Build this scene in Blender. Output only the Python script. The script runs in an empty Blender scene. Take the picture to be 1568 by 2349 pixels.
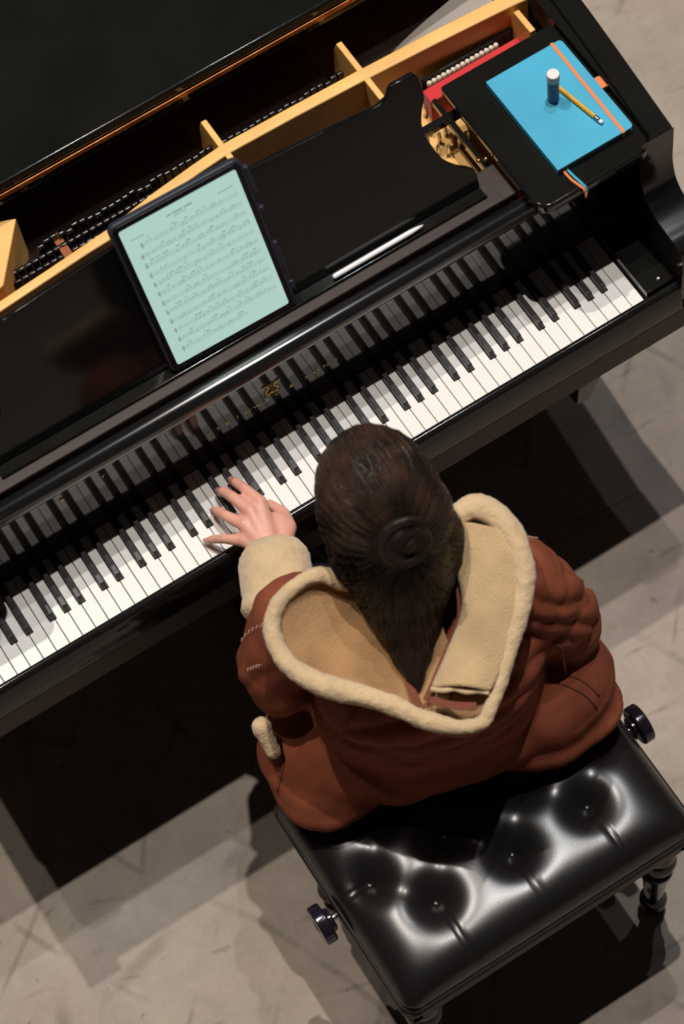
import bpy, bmesh, math, random
from mathutils import Vector, Matrix, noise
random.seed(7)
S = bpy.context.scene
C = S.collection

# ------------------------------------------------------------------ camera
cam = bpy.data.cameras.new('camera'); cam_ob = bpy.data.objects.new('camera', cam); C.objects.link(cam_ob)
RM = [[0.845789, -0.52689, -0.083832], [-0.508138, -0.74766, -0.427553], [0.162595, 0.404218, -0.900095]]
cam_ob.matrix_world = Matrix(((RM[0][0], -RM[1][0], -RM[2][0], -0.6279),
                              (RM[0][1], -RM[1][1], -RM[2][1], -1.60769),
                              (RM[0][2], -RM[1][2], -RM[2][2], 4.20787),
                              (0, 0, 0, 1)))
cam.sensor_fit = 'HORIZONTAL'; cam.sensor_width = 24.0; cam.lens = 5617.144 / 1568 * 24.0
cam.dof.use_dof = True; cam.dof.focus_distance = 4.0; cam.dof.aperture_fstop = 3.6
cam.clip_end = 50
S.camera = cam_ob
# ------------------------------------------------------------------ world, lamps, exposure
w = bpy.data.worlds.new('world'); S.world = w; w.use_nodes = True
w.node_tree.nodes['Background'].inputs[0].default_value = (1.0, .86, .74, 1)
w.node_tree.nodes['Background'].inputs[1].default_value = .014
S.view_settings.view_transform = 'Standard'; S.view_settings.look = 'None'
S.view_settings.exposure = 0; S.view_settings.gamma = 1; S.view_settings.use_curve_mapping = False
def lamp(loc, tgt, watt, col, rad=.06):
    l = bpy.data.lights.new('stage_spot', 'SPOT'); l.energy = watt; l.color = col
    l.shadow_soft_size = rad; l.spot_size = math.radians(70); l.spot_blend = .3
    o = bpy.data.objects.new('stage_spot', l); C.objects.link(o)
    o.location = loc; o.rotation_euler = (Vector(tgt) - Vector(loc)).to_track_quat('-Z', 'Y').to_euler()
lamp((1.35, .55, 10.7), (0, 0, .7), 1750, (1, .94, .88))
lamp((2.40, 1.80, 10.7), (0, 0, .7), 780, (.93, .96, 1.0))
lamp((3.50, 1.70, 10.7), (0, 0, .7), 160, (.95, .96, 1.0))
lamp((-.735, 2.90, 10.7), (0, 0, .7), 1750, (1, .92, .82))
lamp((-1.385, 1.80, 10.7), (0, 0, .7), 520, (1, .93, .85))

# ------------------------------------------------------------------ materials
def mat(name, col, rough=.5, metal=0, spec=.5, bump=None, coat=0, sheen=0, emit=None, mott=None, sss=0):
    m = bpy.data.materials.new(name); m.use_nodes = True; nt = m.node_tree; b = nt.nodes['Principled BSDF']
    b.inputs['Base Color'].default_value = (*col, 1); b.inputs['Roughness'].default_value = rough
    b.inputs['Metallic'].default_value = metal; b.inputs['Specular IOR Level'].default_value = spec
    b.inputs['Coat Weight'].default_value = coat; b.inputs['Sheen Weight'].default_value = sheen
    if sss:
        b.inputs['Subsurface Weight'].default_value = sss; b.inputs['Subsurface Radius'].default_value = (1, .35, .2)
        b.inputs['Subsurface Scale'].default_value = .004
    tc = nt.nodes.new('ShaderNodeTexCoord')
    if emit:
        b.inputs['Emission Color'].default_value = (*emit[0], 1); b.inputs['Emission Strength'].default_value = emit[1]
    if mott:     # (scale, amount): mottled tone
        n = nt.nodes.new('ShaderNodeTexNoise'); n.inputs['Scale'].default_value = mott[0]; n.inputs['Detail'].default_value = 6
        nt.links.new(tc.outputs['Object'], n.inputs['Vector'])
        mp = nt.nodes.new('ShaderNodeMapRange'); mp.inputs['From Min'].default_value = .3; mp.inputs['From Max'].default_value = .7
        mp.inputs['To Min'].default_value = 1 - mott[1]; mp.inputs['To Max'].default_value = 1 + mott[1]
        nt.links.new(n.outputs['Fac'], mp.inputs['Value'])
        mx = nt.nodes.new('ShaderNodeVectorMath'); mx.operation = 'SCALE'; mx.inputs[0].default_value = col
        nt.links.new(mp.outputs['Result'], mx.inputs['Scale']); nt.links.new(mx.outputs['Vector'], b.inputs['Base Color'])
    if bump:     # (scale, strength, distance)
        n = nt.nodes.new('ShaderNodeTexNoise'); n.inputs['Scale'].default_value = bump[0]; n.inputs['Detail'].default_value = 5
        nt.links.new(tc.outputs['Object'], n.inputs['Vector'])
        bp = nt.nodes.new('ShaderNodeBump'); bp.inputs['Strength'].default_value = bump[1]; bp.inputs['Distance'].default_value = bump[2]
        nt.links.new(n.outputs['Fac'], bp.inputs['Height']); nt.links.new(bp.outputs['Normal'], b.inputs['Normal'])
    return m
LAC = mat('black_lacquer', (.009, .009, .008), .07, mott=(9, .2))
LACR = mat('black_lacquer_arm', (.009, .009, .009), .16)
SATIN = mat('satin_black', (.032, .018, .013), .5, spec=.3, bump=(60, .15, .002))
WOOD = mat('dark_key_wood', (.10, .04, .025), .6)
IVORY = mat('white_key_plastic', (.86, .835, .79), .22)
EBONY = mat('black_key_plastic', (.018, .015, .016), .32)
GOLD = mat('gold_bronze_paint', (.84, .48, .145), .45, metal=0, bump=(120, .12, .001), mott=(14, .12))
BRASS = mat('brass', (.72, .42, .14), .25, metal=1)
EDGEREFL = mat('lid_edge_gold_reflection', (.42, .15, .05), .35, metal=1, mott=(30, .5))  # blotchy orange stands in for the gold plate reflected in the lid edge
STEEL = mat('steel', (.62, .6, .58), .22, metal=1)
STRING = mat('string_steel', (.55, .5, .46), .3, metal=1)
REDF = mat('red_felt', (.62, .03, .035), .95, sheen=.4, bump=(400, .5, .002))
WHF = mat('white_felt', (.72, .64, .5), .95, bump=(500, .5, .002))
BRF = mat('brown_felt', (.30, .10, .04), .9)
SBOARD = mat('soundboard_wood', (.22, .10, .045), .6)
LEATH = mat('black_leather', (.010, .009, .009), .28, spec=.5, bump=(260, .06, .001))
RUST = mat('rust_canvas', (.235, .062, .030), .85, spec=.2, bump=(520, .5, .0012), mott=(18, .18))
RUSTD = mat('rust_canvas_strip', (.17, .045, .022), .85, bump=(520, .5, .001))
SHERPA = mat('cream_fleece', (.64, .46, .265), .95, sheen=.4, bump=(330, .7, .003), mott=(26, .12))
SHERPL = mat('shaded_fleece_lining', (.40, .225, .098), .95, sheen=.25, bump=(330, .7, .003), mott=(15, .25))  # cream fleece darkened and warmed: the hood's inner shade put into the colour
SKIN = mat('skin', (.72, .36, .27), .5, sss=.25, bump=(90, .12, .002), mott=(28, .07))
NAIL = mat('nail', (.60, .28, .25), .3)
TROUS = mat('black_trousers', (.012, .012, .013), .9)
SHOE = mat('black_shoe', (.01, .01, .01), .5)
NAVY = mat('navy_tablet_case', (.022, .027, .045), .5, bump=(300, .2, .001))
BEZEL = mat('black_glass_bezel', (.006, .006, .01), .25)
SCREEN = mat('lit_screen', (.05, .06, .06), .35, emit=((.420, .620, .545), .97))
INK = mat('screen_ink', (.03, .035, .035), .4, emit=((.20, .31, .275), .9))
BLUE = mat('sky_blue_cover', (.035, .37, .57), .55, bump=(350, .3, .001), mott=(10, .08))
ORANGE = mat('orange_elastic', (.80, .22, .06), .7)
PAPER = mat('paper', (.75, .72, .65), .8)
PENC = mat('pencil_yellow', (.72, .36, .02), .4)
WHITEP = mat('white_plastic', (.85, .85, .87), .25)
WCAP = mat('white_cap', (.8, .74, .74), .5, bump=(500, .5, .002))
BALM = mat('navy_tube', (.075, .085, .17), .4)
GOLDT = mat('gold_leaf', (.78, .52, .18), .35, metal=.8)
THREAD = mat('pale_thread', (.42, .27, .2), .9)
# hair: streaked along the strands
def hair_mat():
    m = bpy.data.materials.new('dark_brown_hair'); m.use_nodes = True; nt = m.node_tree; b = nt.nodes['Principled BSDF']
    tc = nt.nodes.new('ShaderNodeTexCoord'); mp = nt.nodes.new('ShaderNodeMapping'); mp.inputs['Scale'].default_value = (1, 1, .12)
    nt.links.new(tc.outputs['Object'], mp.inputs['Vector'])
    n = nt.nodes.new('ShaderNodeTexNoise'); n.inputs['Scale'].default_value = 22; n.inputs['Detail'].default_value = 3; n.inputs['Distortion'].default_value = .4
    nt.links.new(mp.outputs['Vector'], n.inputs['Vector'])
    r = nt.nodes.new('ShaderNodeValToRGB'); r.color_ramp.elements[0].position = .35; r.color_ramp.elements[1].position = .75
    r.color_ramp.elements[0].color = (.010, .006, .005, 1); r.color_ramp.elements[1].color = (.062, .030, .018, 1)
    nt.links.new(n.outputs['Fac'], r.inputs['Fac']); nt.links.new(r.outputs['Color'], b.inputs['Base Color'])
    bp = nt.nodes.new('ShaderNodeBump'); bp.inputs['Strength'].default_value = .6; bp.inputs['Distance'].default_value = .003
    nt.links.new(n.outputs['Fac'], bp.inputs['Height']); nt.links.new(bp.outputs['Normal'], b.inputs['Normal'])
    b.inputs['Roughness'].default_value = .42; b.inputs['Specular IOR Level'].default_value = .28
    return m
HAIR = hair_mat()
HAIRB = mat('dark_hair_base', (.016, .0095, .007), .5, spec=.25, bump=(220, .3, .002))
def floor_mat():
    m = bpy.data.materials.new('worn_concrete'); m.use_nodes = True; nt = m.node_tree; b = nt.nodes['Principled BSDF']
    N, L = nt.nodes.new, nt.links.new
    tc = N('ShaderNodeTexCoord')
    def noise_(scale, det=6, rough=.6, dist=0, vec=None):
        n = N('ShaderNodeTexNoise'); n.inputs['Scale'].default_value = scale; n.inputs['Detail'].default_value = det
        n.inputs['Roughness'].default_value = rough; n.inputs['Distortion'].default_value = dist
        L(vec or tc.outputs['Object'], n.inputs['Vector']); return n.outputs['Fac']
    def rng(v, a, b_, c, d):
        r = N('ShaderNodeMapRange'); r.inputs['From Min'].default_value = a; r.inputs['From Max'].default_value = b_
        r.inputs['To Min'].default_value = c; r.inputs['To Max'].default_value = d; L(v, r.inputs['Value']); return r.outputs['Result']
    def mul(a, b_):
        r = N('ShaderNodeMath'); r.operation = 'MULTIPLY'; L(a, r.inputs[0]); L(b_, r.inputs[1]); return r.outputs[0]
    tone = mul(rng(noise_(3.2), .3, .7, .84, 1.14), rng(noise_(16, 8, .7), .3, .72, .88, 1.1))
    tone = mul(tone, rng(noise_(70, 4, .8), .3, .7, .95, 1.05))
    for i, (rot, sc, dist, th) in enumerate([(.3, .9, 1.6, .03), (1.2, 1.3, 2.2, .03), (2.1, 1.0, 1.2, .022), (2.8, 2.1, 2.6, .035), (.8, 3.4, 1.8, .04), (1.8, 4.2, 2.2, .04)]):
        mp = N('ShaderNodeMapping'); mp.inputs['Rotation'].default_value = (0, 0, rot); mp.inputs['Location'].default_value = (i * 3.1, i * 1.7, 0)
        L(tc.outputs['Object'], mp.inputs['Vector'])
        wv = N('ShaderNodeTexWave'); wv.inputs['Scale'].default_value = sc * .55; wv.inputs['Distortion'].default_value = dist * 2.2
        wv.inputs['Detail'].default_value = 1.5; wv.inputs['Detail Scale'].default_value = .8; L(mp.outputs['Vector'], wv.inputs['Vector'])
        line = rng(wv.outputs['Fac'], 0, th * .38, .74, 1.0)
        mask = rng(noise_(3.5 + i, 3, .5, 0, mp.outputs['Vector']), .50, .60, 0, 1)
        mx = N('ShaderNodeMix'); mx.inputs[2].default_value = 1.0; L(mask, mx.inputs[0]); L(line, mx.inputs[3]); 
        tone = mul(tone, mx.outputs[0])
    spots = rng(noise_(38, 2, .4), .70, .76, 1, .72); tone = mul(tone, spots)
    sc = N('ShaderNodeVectorMath'); sc.operation = 'SCALE'; L(tone, sc.inputs['Scale'])
    cr = N('ShaderNodeMix'); cr.data_type = 'RGBA'; cr.inputs[6].default_value = (.385, .325, .262, 1); cr.inputs[7].default_value = (.375, .300, .255, 1)
    L(rng(noise_(2.3, 3), .4, .6, 0, 1), cr.inputs[0]); L(cr.outputs[2], sc.inputs[0])
    L(sc.outputs['Vector'], b.inputs['Base Color']); b.inputs['Roughness'].default_value = .75
    bp = N('ShaderNodeBump'); bp.inputs['Strength'].default_value = .2; bp.inputs['Distance'].default_value = .002
    L(tone, bp.inputs['Height']); L(bp.outputs['Normal'], b.inputs['Normal'])
    return m

# ------------------------------------------------------------------ helpers
def obj(name, bm, m, parent=None, smooth=False, bevel=0, seg=2, sub=0):
    bmesh.ops.recalc_face_normals(bm, faces=bm.faces[:])
    me = bpy.data.meshes.new(name); bm.to_mesh(me); bm.free()
    return objm(name, me, m, parent, smooth, bevel, seg, sub)
def objm(name, me, m, parent=None, smooth=False, bevel=0, seg=2, sub=0):
    if m and not me.materials: me.materials.append(m)
    if smooth:
        for p in me.polygons: p.use_smooth = True
    o = bpy.data.objects.new(name, me); C.objects.link(o)
    if parent:
        o.parent = parent; o.matrix_parent_inverse = Matrix.Translation(-WORLD[parent])
    WORLD[o] = Vector((0, 0, 0))
    if bevel:
        b = o.modifiers.new('bevel', 'BEVEL'); b.width = bevel; b.segments = seg; b.limit_method = 'ANGLE'; b.angle_limit = math.radians(40)
        for p in me.polygons: p.use_smooth = True
        w_ = o.modifiers.new('wn', 'WEIGHTED_NORMAL'); w_.keep_sharp = False
    if sub:
        s_ = o.modifiers.new('sub', 'SUBSURF'); s_.levels = sub; s_.render_levels = sub
    return o
WORLD = {}
def thing(name, label, cat, loc, group=None):
    o = bpy.data.objects.new(name, None); C.objects.link(o); o.location = loc; o.empty_display_size = .05
    WORLD[o] = Vector(loc); o['label'] = label; o['category'] = cat
    if group: o['group'] = group
    return o
def fixparent(o):      # sub-parts hang on a mesh at the thing's own frame
    return o
def box(bm, x0, x1, y0, y1, z0, z1, M=None):
    v = [bm.verts.new((x, y, z)) for x in (x0, x1) for y in (y0, y1) for z in (z0, z1)]
    for f in ((0, 1, 3, 2), (4, 6, 7, 5), (0, 4, 5, 1), (2, 3, 7, 6), (0, 2, 6, 4), (1, 5, 7, 3)): bm.faces.new([v[i] for i in f])
    if M: bmesh.ops.transform(bm, matrix=M, verts=v)
    return v
def B(): return bmesh.new()
def bxo(name, r, m, parent=None, bevel=.002, M=None):
    bm = B(); box(bm, *r, M); return obj(name, bm, m, parent, bevel=bevel)
def prism(bm, pts, a, b, axis='z', M=None):      # polygon pts extruded from a to b along axis
    def P(p, t):
        return {'z': (p[0], p[1], t), 'x': (t, p[0], p[1]), 'y': (p[0], t, p[1])}[axis]
    lo = [bm.verts.new(P(p, a)) for p in pts]; hi = [bm.verts.new(P(p, b)) for p in pts]
    n = len(pts); bm.faces.new(lo); bm.faces.new(hi)
    for i in range(n): bm.faces.new((lo[i], lo[(i + 1) % n], hi[(i + 1) % n], hi[i]))
    if M: bmesh.ops.transform(bm, matrix=M, verts=lo + hi)
    return lo + hi
def frame(d):
    d = Vector(d).normalized(); u = d.cross(Vector((0, 0, 1)))
    if u.length < 1e-3: u = d.cross(Vector((0, 1, 0)))
    u.normalize(); return d, u, d.cross(u)
def tube(bm, pts, rad, n=10, caps=True, flat=None):
    pts = [Vector(p) for p in pts]; rings = []
    if not hasattr(rad, '__len__'): rad = [rad] * len(pts)
    u = None
    for i, p in enumerate(pts):
        d = (pts[min(i + 1, len(pts) - 1)] - pts[max(i - 1, 0)]).normalized()
        if u is None: _, u, _ = frame(d)
        u = (u - d * u.dot(d)).normalized(); v = d.cross(u)
        f = flat or 1
        rings.append([bm.verts.new(p + (u * math.cos(2 * math.pi * k / n) + v * math.sin(2 * math.pi * k / n) * f) * rad[i]) for k in range(n)])
    for a, b in zip(rings, rings[1:]):
        for k in range(n): bm.faces.new((a[k], a[(k + 1) % n], b[(k + 1) % n], b[k]))
    if caps: bm.faces.new(rings[0]); bm.faces.new(rings[-1])
def lathe(bm, prof, origin, axis=(0, 0, 1), n=28):   # prof: list of (radius, distance along axis)
    d, u, v = frame(axis); o = Vector(origin); rings = []
    for r, h in prof:
        r = max(r, 1e-4)
        rings.append([bm.verts.new(o + d * h + (u * math.cos(2 * math.pi * k / n) + v * math.sin(2 * math.pi * k / n)) * r) for k in range(n)])
    for a, b in zip(rings, rings[1:]):
        for k in range(n): bm.faces.new((a[k], a[(k + 1) % n], b[(k + 1) % n], b[k]))
    bm.faces.new(rings[0]); bm.faces.new(rings[-1])
def ball(bm, c, r, M=None, u=20, v=14):
    if not hasattr(r, '__len__'): r = (r, r, r)
    mt = Matrix.Translation(c) @ (M or Matrix()) @ Matrix.Diagonal((*r, 1))
    bmesh.ops.create_uvsphere(bm, u_segments=u, v_segments=v, radius=1, matrix=mt)
def cap(bm, p, q, r0, r1, n=16):      # tapered capsule
    p, q = Vector(p), Vector(q); ball(bm, p, r0, u=n, v=10); ball(bm, q, r1, u=n, v=10)
    if (q - p).length > 1e-4: tube(bm, [p, q], [r0, r1], n)
def chain(bm, pts, rads):
    for i in range(len(pts) - 1): cap(bm, pts[i], pts[i + 1], rads[i], rads[i + 1])
def fuse(bm, voxel, smooth=6, fac=.5):
    me = bpy.data.meshes.new('t'); bm.to_mesh(me); bm.free(); o = bpy.data.objects.new('t', me); C.objects.link(o)
    r = o.modifiers.new('r', 'REMESH'); r.mode = 'VOXEL'; r.voxel_size = voxel
    s = o.modifiers.new('s', 'SMOOTH'); s.iterations = smooth; s.factor = fac
    dg = bpy.context.evaluated_depsgraph_get(); out = bpy.data.meshes.new_from_object(o.evaluated_get(dg))
    bpy.data.objects.remove(o); bpy.data.meshes.remove(me); return out
def displace(me, fn):
    me.update(); ns = [v.normal.copy() for v in me.vertices]
    for v, n in zip(me.vertices, ns): v.co = v.co + n * fn(v.co, n)
    me.update()
def spline(pts, k=8, closed=False):
    pts = [Vector(p) for p in pts]; n = len(pts); out = []
    for i in range(n if closed else n - 1):
        g = lambda j: pts[j % n] if closed else pts[max(0, min(n - 1, j))]
        a, b, c, d = g(i - 1), g(i), g(i + 1), g(i + 2)
        for s in range(k):
            t = s / k
            out.append(.5 * ((2 * b) + (c - a) * t + (2 * a - 5 * b + 4 * c - d) * t * t + (3 * b - a - 3 * c + d) * t ** 3))
    if not closed: out.append(pts[-1])
    return out

# ------------------------------------------------------------------ setting
bm = B(); box(bm, -7, 7, -6, 8, -.1, 0); fl = obj('floor', bm, floor_mat()); fl['kind'] = 'structure'

# ------------------------------------------------------------------ GRAND PIANO
PI = thing('grand_piano', 'black lacquered grand piano with its front lid folded back and music desk raised', 'piano', (0, .5, 0))
KZ = .73
# case outline (bass side straight on the left, bentside on the right)
def outline(off):
    pts = [(-.735 + off, .105)]
    tail = spline([(.728 - off, .105, 0), (.752 - off, .42, 0), (.75 - off, .62, 0), (.71 - off, .88, 0), (.60 - off, 1.12, 0), (.42 - off, 1.36, 0), (.24 - off, 1.60, 0),
                   (.10 - off, 1.82 - off * .6, 0), (-.12, 1.99 - off, 0), (-.38, 2.03 - off, 0), (-.60 + off * .4, 1.98 - off, 0), (-.72 + off, 1.86 - off, 0), (-.735 + off, 1.70, 0)], 5)
    return [(-.735 + off, .60)] and [(p.x, p.y) for p in tail] + [(-.735 + off, .9), (-.735 + off, .105)]
OUT = outline(0); INN = outline(.04)
bm = B(); n = len(OUT)
def rimring(z0, z1):
    vs = [[bm.verts.new((p[0], p[1], z)) for p in L_] for L_ in (OUT, INN) for z in (z0, z1)]
    o0, o1, i0, i1 = vs
    for k in range(n - 1):
        bm.faces.new((o0[k], o0[k + 1], o1[k + 1], o1[k])); bm.faces.new((i0[k], i0[k + 1], i1[k + 1], i1[k]))
        bm.faces.new((o1[k], o1[k + 1], i1[k + 1], i1[k])); bm.faces.new((o0[k], o0[k + 1], i0[k + 1], i0[k]))
    for k in (0, n - 1): bm.faces.new((o0[k], o1[k], i1[k], i0[k]))
rimring(.62, 1.0)
obj('rim', bm, LAC, PI, bevel=.003)
# arms with the scrolled front
prof = [(.104, 1.0), (.1045, .95)] + [tuple(p)[:2] for p in spline([(.104, .945, 0), (.1, .905, 0), (.088, .872, 0), (.064, .853, 0), (.034, .846, 0), (.006, .842, 0), (-.012, .83, 0), (-.02, .80, 0)], 5)] + [(-.02, .62), (.104, .62)]
for s in (1, -1):
    bm = B(); prism(bm, prof, s * .668, s * .729, 'x'); obj('arm', bm, LACR, PI, bevel=.004, seg=3)
bxo('bottom_board', (-.695, .695, .10, .62, .60, .62), LAC, PI)
bxo('keybed', (-.728, .728, -.028, .42, .622, .685), SATIN, PI, bevel=.002)
# key slip: bull-nosed rail before the keys
ks = [(-.0035, .687), (-.0035, .741), (-.005, .7445), (-.010, .7455), (-.0155, .7440), (-.019, .739), (-.024, .724), (-.0275, .705), (-.029, .687)]
bm = B(); prism(bm, ks, -.668, .668, 'x'); o = obj('key_slip', bm, LAC, PI, smooth=False, bevel=.0015, seg=3)
for s in (1, -1):
    x0, x1 = sorted((s * .6135, s * .667))
    cb = bxo('cheek_block', (x0, x1, -.0025, .16, .687, .752), LAC, PI, bevel=.0025)
    bm = B(); lathe(bm, [(.0045, 0), (.0045, .0012), (.002, .0016)], (s * .645, .012, .7515)); obj('screw', bm, STEEL, cb, smooth=True)
bxo('key_frame', (-.612, .612, .001, .30, .687, .700), WOOD, PI, bevel=0)
# keys
P = .0235
xk = lambda i: (i - 26) * P
sharp = {}      # boundary index -> offset
for b_ in range(1, 52):
    # boundary b_ lies between white b_-1 and white b_; A0 = 0
    nm = 'ABCDEFG'[(b_ - 1) % 7]
    if nm in 'ACDFG': sharp[b_] = {'A': .0028, 'C': -.0022, 'D': .0022, 'F': -.0028, 'G': 0}[nm]
WK = thing and []
for i in range(52):
    x0, x1 = xk(i) + .0006, xk(i + 1) - .0006
    tl = xk(i) + sharp[i] + .0062 if i in sharp else x0
    tr = xk(i + 1) + sharp[i + 1] - .0062 if i + 1 in sharp else x1
    pts = [(x0, 0), (x1, 0), (x1, .0495), (tr, .0495), (tr, .150), (tl, .150), (tl, .0495), (x0, .0495)]
    cl = [];  [cl.append(p) for p in pts if not cl or (abs(p[0] - cl[-1][0]) + abs(p[1] - cl[-1][1])) > 1e-5]
    bm = B(); prism(bm, cl, .7155, KZ + random.uniform(-.0003, .0003), 'z')
    obj('white_key', bm, IVORY, PI, bevel=.0009)
KEYB = B(); box(KEYB, -.611, .611, .002, .149, .700, .7150); obj('key_bodies', KEYB, WOOD, PI)
for b_, off in sharp.items():
    xc = xk(b_) + off; bm = B()
    lo = [(-.0052, .0505), (.0052, .0505), (.0052, .149), (-.0052, .149)]; hi = [(-.0043, .0565), (.0043, .0565), (.0046, .149), (-.0046, .149)]
    a = [bm.verts.new((xc + p[0], p[1], .716)) for p in lo]; c_ = [bm.verts.new((xc + p[0], p[1], .7305)) for p in lo]; d_ = [bm.verts.new((xc + p[0], p[1], .7425)) for p in hi]
    for q, r in ((a, c_), (c_, d_)):
        for k in range(4): bm.faces.new((q[k], q[(k + 1) % 4], r[(k + 1) % 4], r[k]))
    bm.faces.new(a); bm.faces.new(d_)
    obj('black_key', bm, EBONY, PI, bevel=.0011, seg=3)
ROLLM = mat('black_lacquer_roll_streaked', (.010, .010, .011), .24, spec=1.0, coat=.4)
_b = ROLLM.node_tree.nodes['Principled BSDF']; _b.inputs['IOR'].default_value = 1.65; _b.inputs['Anisotropic'].default_value = .9; _b.inputs['Anisotropic Rotation'].default_value = .25; _b.inputs['Coat Roughness'].default_value = .1
_t = ROLLM.node_tree.nodes.new('ShaderNodeTangent'); _t.direction_type = 'RADIAL'; _t.axis = 'X'; ROLLM.node_tree.links.new(_t.outputs[0], _b.inputs['Tangent'])
# fallboard with its roll
FB0, FB1 = (.1495, .7325), (.1415, .921)
roll = [(.147 + .0178 * math.cos(t), .937 + .0178 * math.sin(t)) for t in [math.radians(a) for a in range(222, 30, -12)]]
fp = [FB0, FB1] + roll + [(.166, .925), (.168, .7325)]
bm = B(); prism(bm, fp, -.6125, .6125, 'x'); FB = obj('fallboard', bm, LAC, PI, smooth=True, bevel=.0008)
bm = B(); prism(bm, [(.147 + .0184 * math.cos(t), .937 + .0184 * math.sin(t)) for t in [math.radians(a) for a in range(0, 360, 10)]], -.6128, .6128, 'x')
o = obj('fallboard_roll', bm, ROLLM, FB, smooth=True)
bxo('name_felt', (-.6125, .6125, .1485, .1515, .7305, .7345), mat('dark_red_felt', (.05, .008, .01), .95), PI, bevel=0)
fdir = Vector((0, FB1[0] - FB0[0], FB1[1] - FB0[1])).normalized()
def fb_pt(x, z): # point on the fallboard face
    t = (z - FB0[1]) / (FB1[1] - FB0[1]); return Vector((x, FB0[0] + (FB1[0] - FB0[0]) * t - .0006, z))
FM = Matrix.Translation(fb_pt(0, .8175)) @ Matrix(((1, 0, 0, 0), (0, fdir.y, -fdir.z, 0), (0, fdir.z, fdir.y, 0), (0, 0, 0, 1)))
def text_mesh(txt, size, spacing, extr):
    cu = bpy.data.curves.new('t', 'FONT'); cu.body = txt; cu.size = size; cu.space_character = spacing; cu.align_x = 'CENTER'; cu.extrude = extr
    o = bpy.data.objects.new('t', cu); C.objects.link(o); dg = bpy.context.evaluated_depsgraph_get()
    me = bpy.data.meshes.new_from_object(o.evaluated_get(dg)); bpy.data.objects.remove(o); return me
TXT = 'STEINWAY & SONS'; adv = [1.0 if ch != ' ' else .55 for ch in TXT]; tot = sum(adv) - 1; acc = 0
for ch, ad in zip(TXT, adv):
    if ch != ' ':
        me = text_mesh(ch, .0150, 1, .0002); me.transform(FM @ Matrix.Translation((-.119 + .235 * acc / tot, 0, 0)))
        o = objm('gold_letter', me, GOLDT, FB)
    acc += ad
bm = B()
def em(x, z): return fb_pt(x, z)
for s in (-1, 1):
    tube(bm, [em(s * x, z) for x, z in [(.003, .836), (.008, .838), (.0115, .843), (.0105, .849), (.007, .854), (.0055, .860), (.008, .866), (.012, .870), (.0155, .868), (.0150, .864), (.012, .8635)]], [.0009, .0013, .0016, .0017, .0016, .0014, .0014, .0015, .0013, .001, .0007], 6)
    tube(bm, [em(s * .014, .8340), em(s * .006, .8345), em(0, .8365)], .0011, 6)
tube(bm, [em(-.0075, .868), em(.0075, .868)], .0009, 6); tube(bm, [em(-.010, .8415), em(.010, .8415)], .0009, 6)
for x in (-.0036, -.0012, .0012, .0036): tube(bm, [em(x, .842), em(x, .868)], .0004, 5)
ball(bm, em(0, .838), (.003, .0012, .003))
o = obj('gold_lyre_emblem', bm, GOLDT, FB, smooth=True); o['label'] = 'gold lyre emblem above the lettering'
for x in (-.372, -.300):
    bm = B(); tube(bm, [em(x - .004, .889), em(x, .891), em(x + .005, .890)], .0011, 6)
    box(bm, x - .001, x + .001, em(x, .886).y - .001, em(x, .886).y, .884, .888)
    obj('brass_fitting', bm, BRASS, FB)
# music shelf, desk and side shelves
SH = bxo('music_shelf', (-.479, .479, .168, .235, .935, .9555), SATIN, PI, bevel=.003)
for s in (-1, 1):
    bxo('shelf_rail', (*sorted((s * .468, s * .477)), .235, .40, .925, .942), LAC, PI, bevel=.003)
    for x, y in ((.4665, .256), (.4775, .252)):
        bm = B(); ball(bm, (s * (x - .004), y - .004, .9555), (.0042, .0042, .003)); obj('brass_screw', bm, BRASS, SH, smooth=True)
bxo('desk_cross_rail', (-.479, .55, .352, .366, .925, .940), LAC, PI, bevel=.002)
A = 1.163; e2 = Vector((0, math.cos(A), math.sin(A))); en = Vector((0, -math.sin(A), math.cos(A))); O = Vector((0, .2085, .9585))
DM = Matrix(((1, 0, 0, O.x), (0, e2.y, en.y, O.y), (0, e2.z, en.z, O.z), (0, 0, 0, 1)))
right = [(.436, 0), (.438, .022), (.436, .034)] + [tuple(p)[:2] for p in spline([(.430, .041, 0), (.408, .060, 0), (.391, .085, 0), (.380, .125, 0), (.378, .155, 0), (.386, .180, 0), (.396, .200, 0), (.3965, .235, 0), (.390, .246, 0)], 5)] + [(.352, .2465), (.347, .243), (.338, .231), (.322, .2265), (.300, .2285), (.20, .236), (.083, .243), (0, .245)]
dp = right + [(-x, s_) for x, s_ in reversed(right[:-1])]
bm = B(); prism(bm, dp, -.009, .0, 'z', DM); DK = obj('music_desk', bm, mat('desk_lacquer', (.006, .006, .006), .1), PI, bevel=.0025)
bm = B(); prism(bm, [(.0, -.0085), (.030, -.0085), (.033, -.005), (.033, .004), (.030, .0045), (.026, -.003), (.0, -.003)], -.43, .43, 'x')
# ledge lip at the foot of the desk
bm.free(); bm = B(); prism(bm, [(.186, .9555), (.186, .9605), (.188, .962), (.190, .9605), (.191, .9575), (.208, .9575), (.208, .9555)], -.436, .436, 'x'); obj('desk_lip', bm, LAC, PI, bevel=.001)
def rrect(x0, x1, y0, y1, r, rs=(1, 1, 1, 1), n=7):
    pts = []
    for (cx, cy, a0, k) in ((x1 - r, y0 + r, -90, rs[0]), (x1 - r, y1 - r, 0, rs[1]), (x0 + r, y1 - r, 90, rs[2]), (x0 + r, y0 + r, 180, rs[3])):
        if k: pts += [(cx + r * math.cos(math.radians(a0 + 90 * t / n)), cy + r * math.sin(math.radians(a0 + 90 * t / n))) for t in range(n + 1)]
        else:
            sx = 1 if cx > (x0 + x1) / 2 else -1; sy = 1 if cy > (y0 + y1) / 2 else -1
            pts.append((cx + sx * r, cy + sy * r))
    return pts
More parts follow.
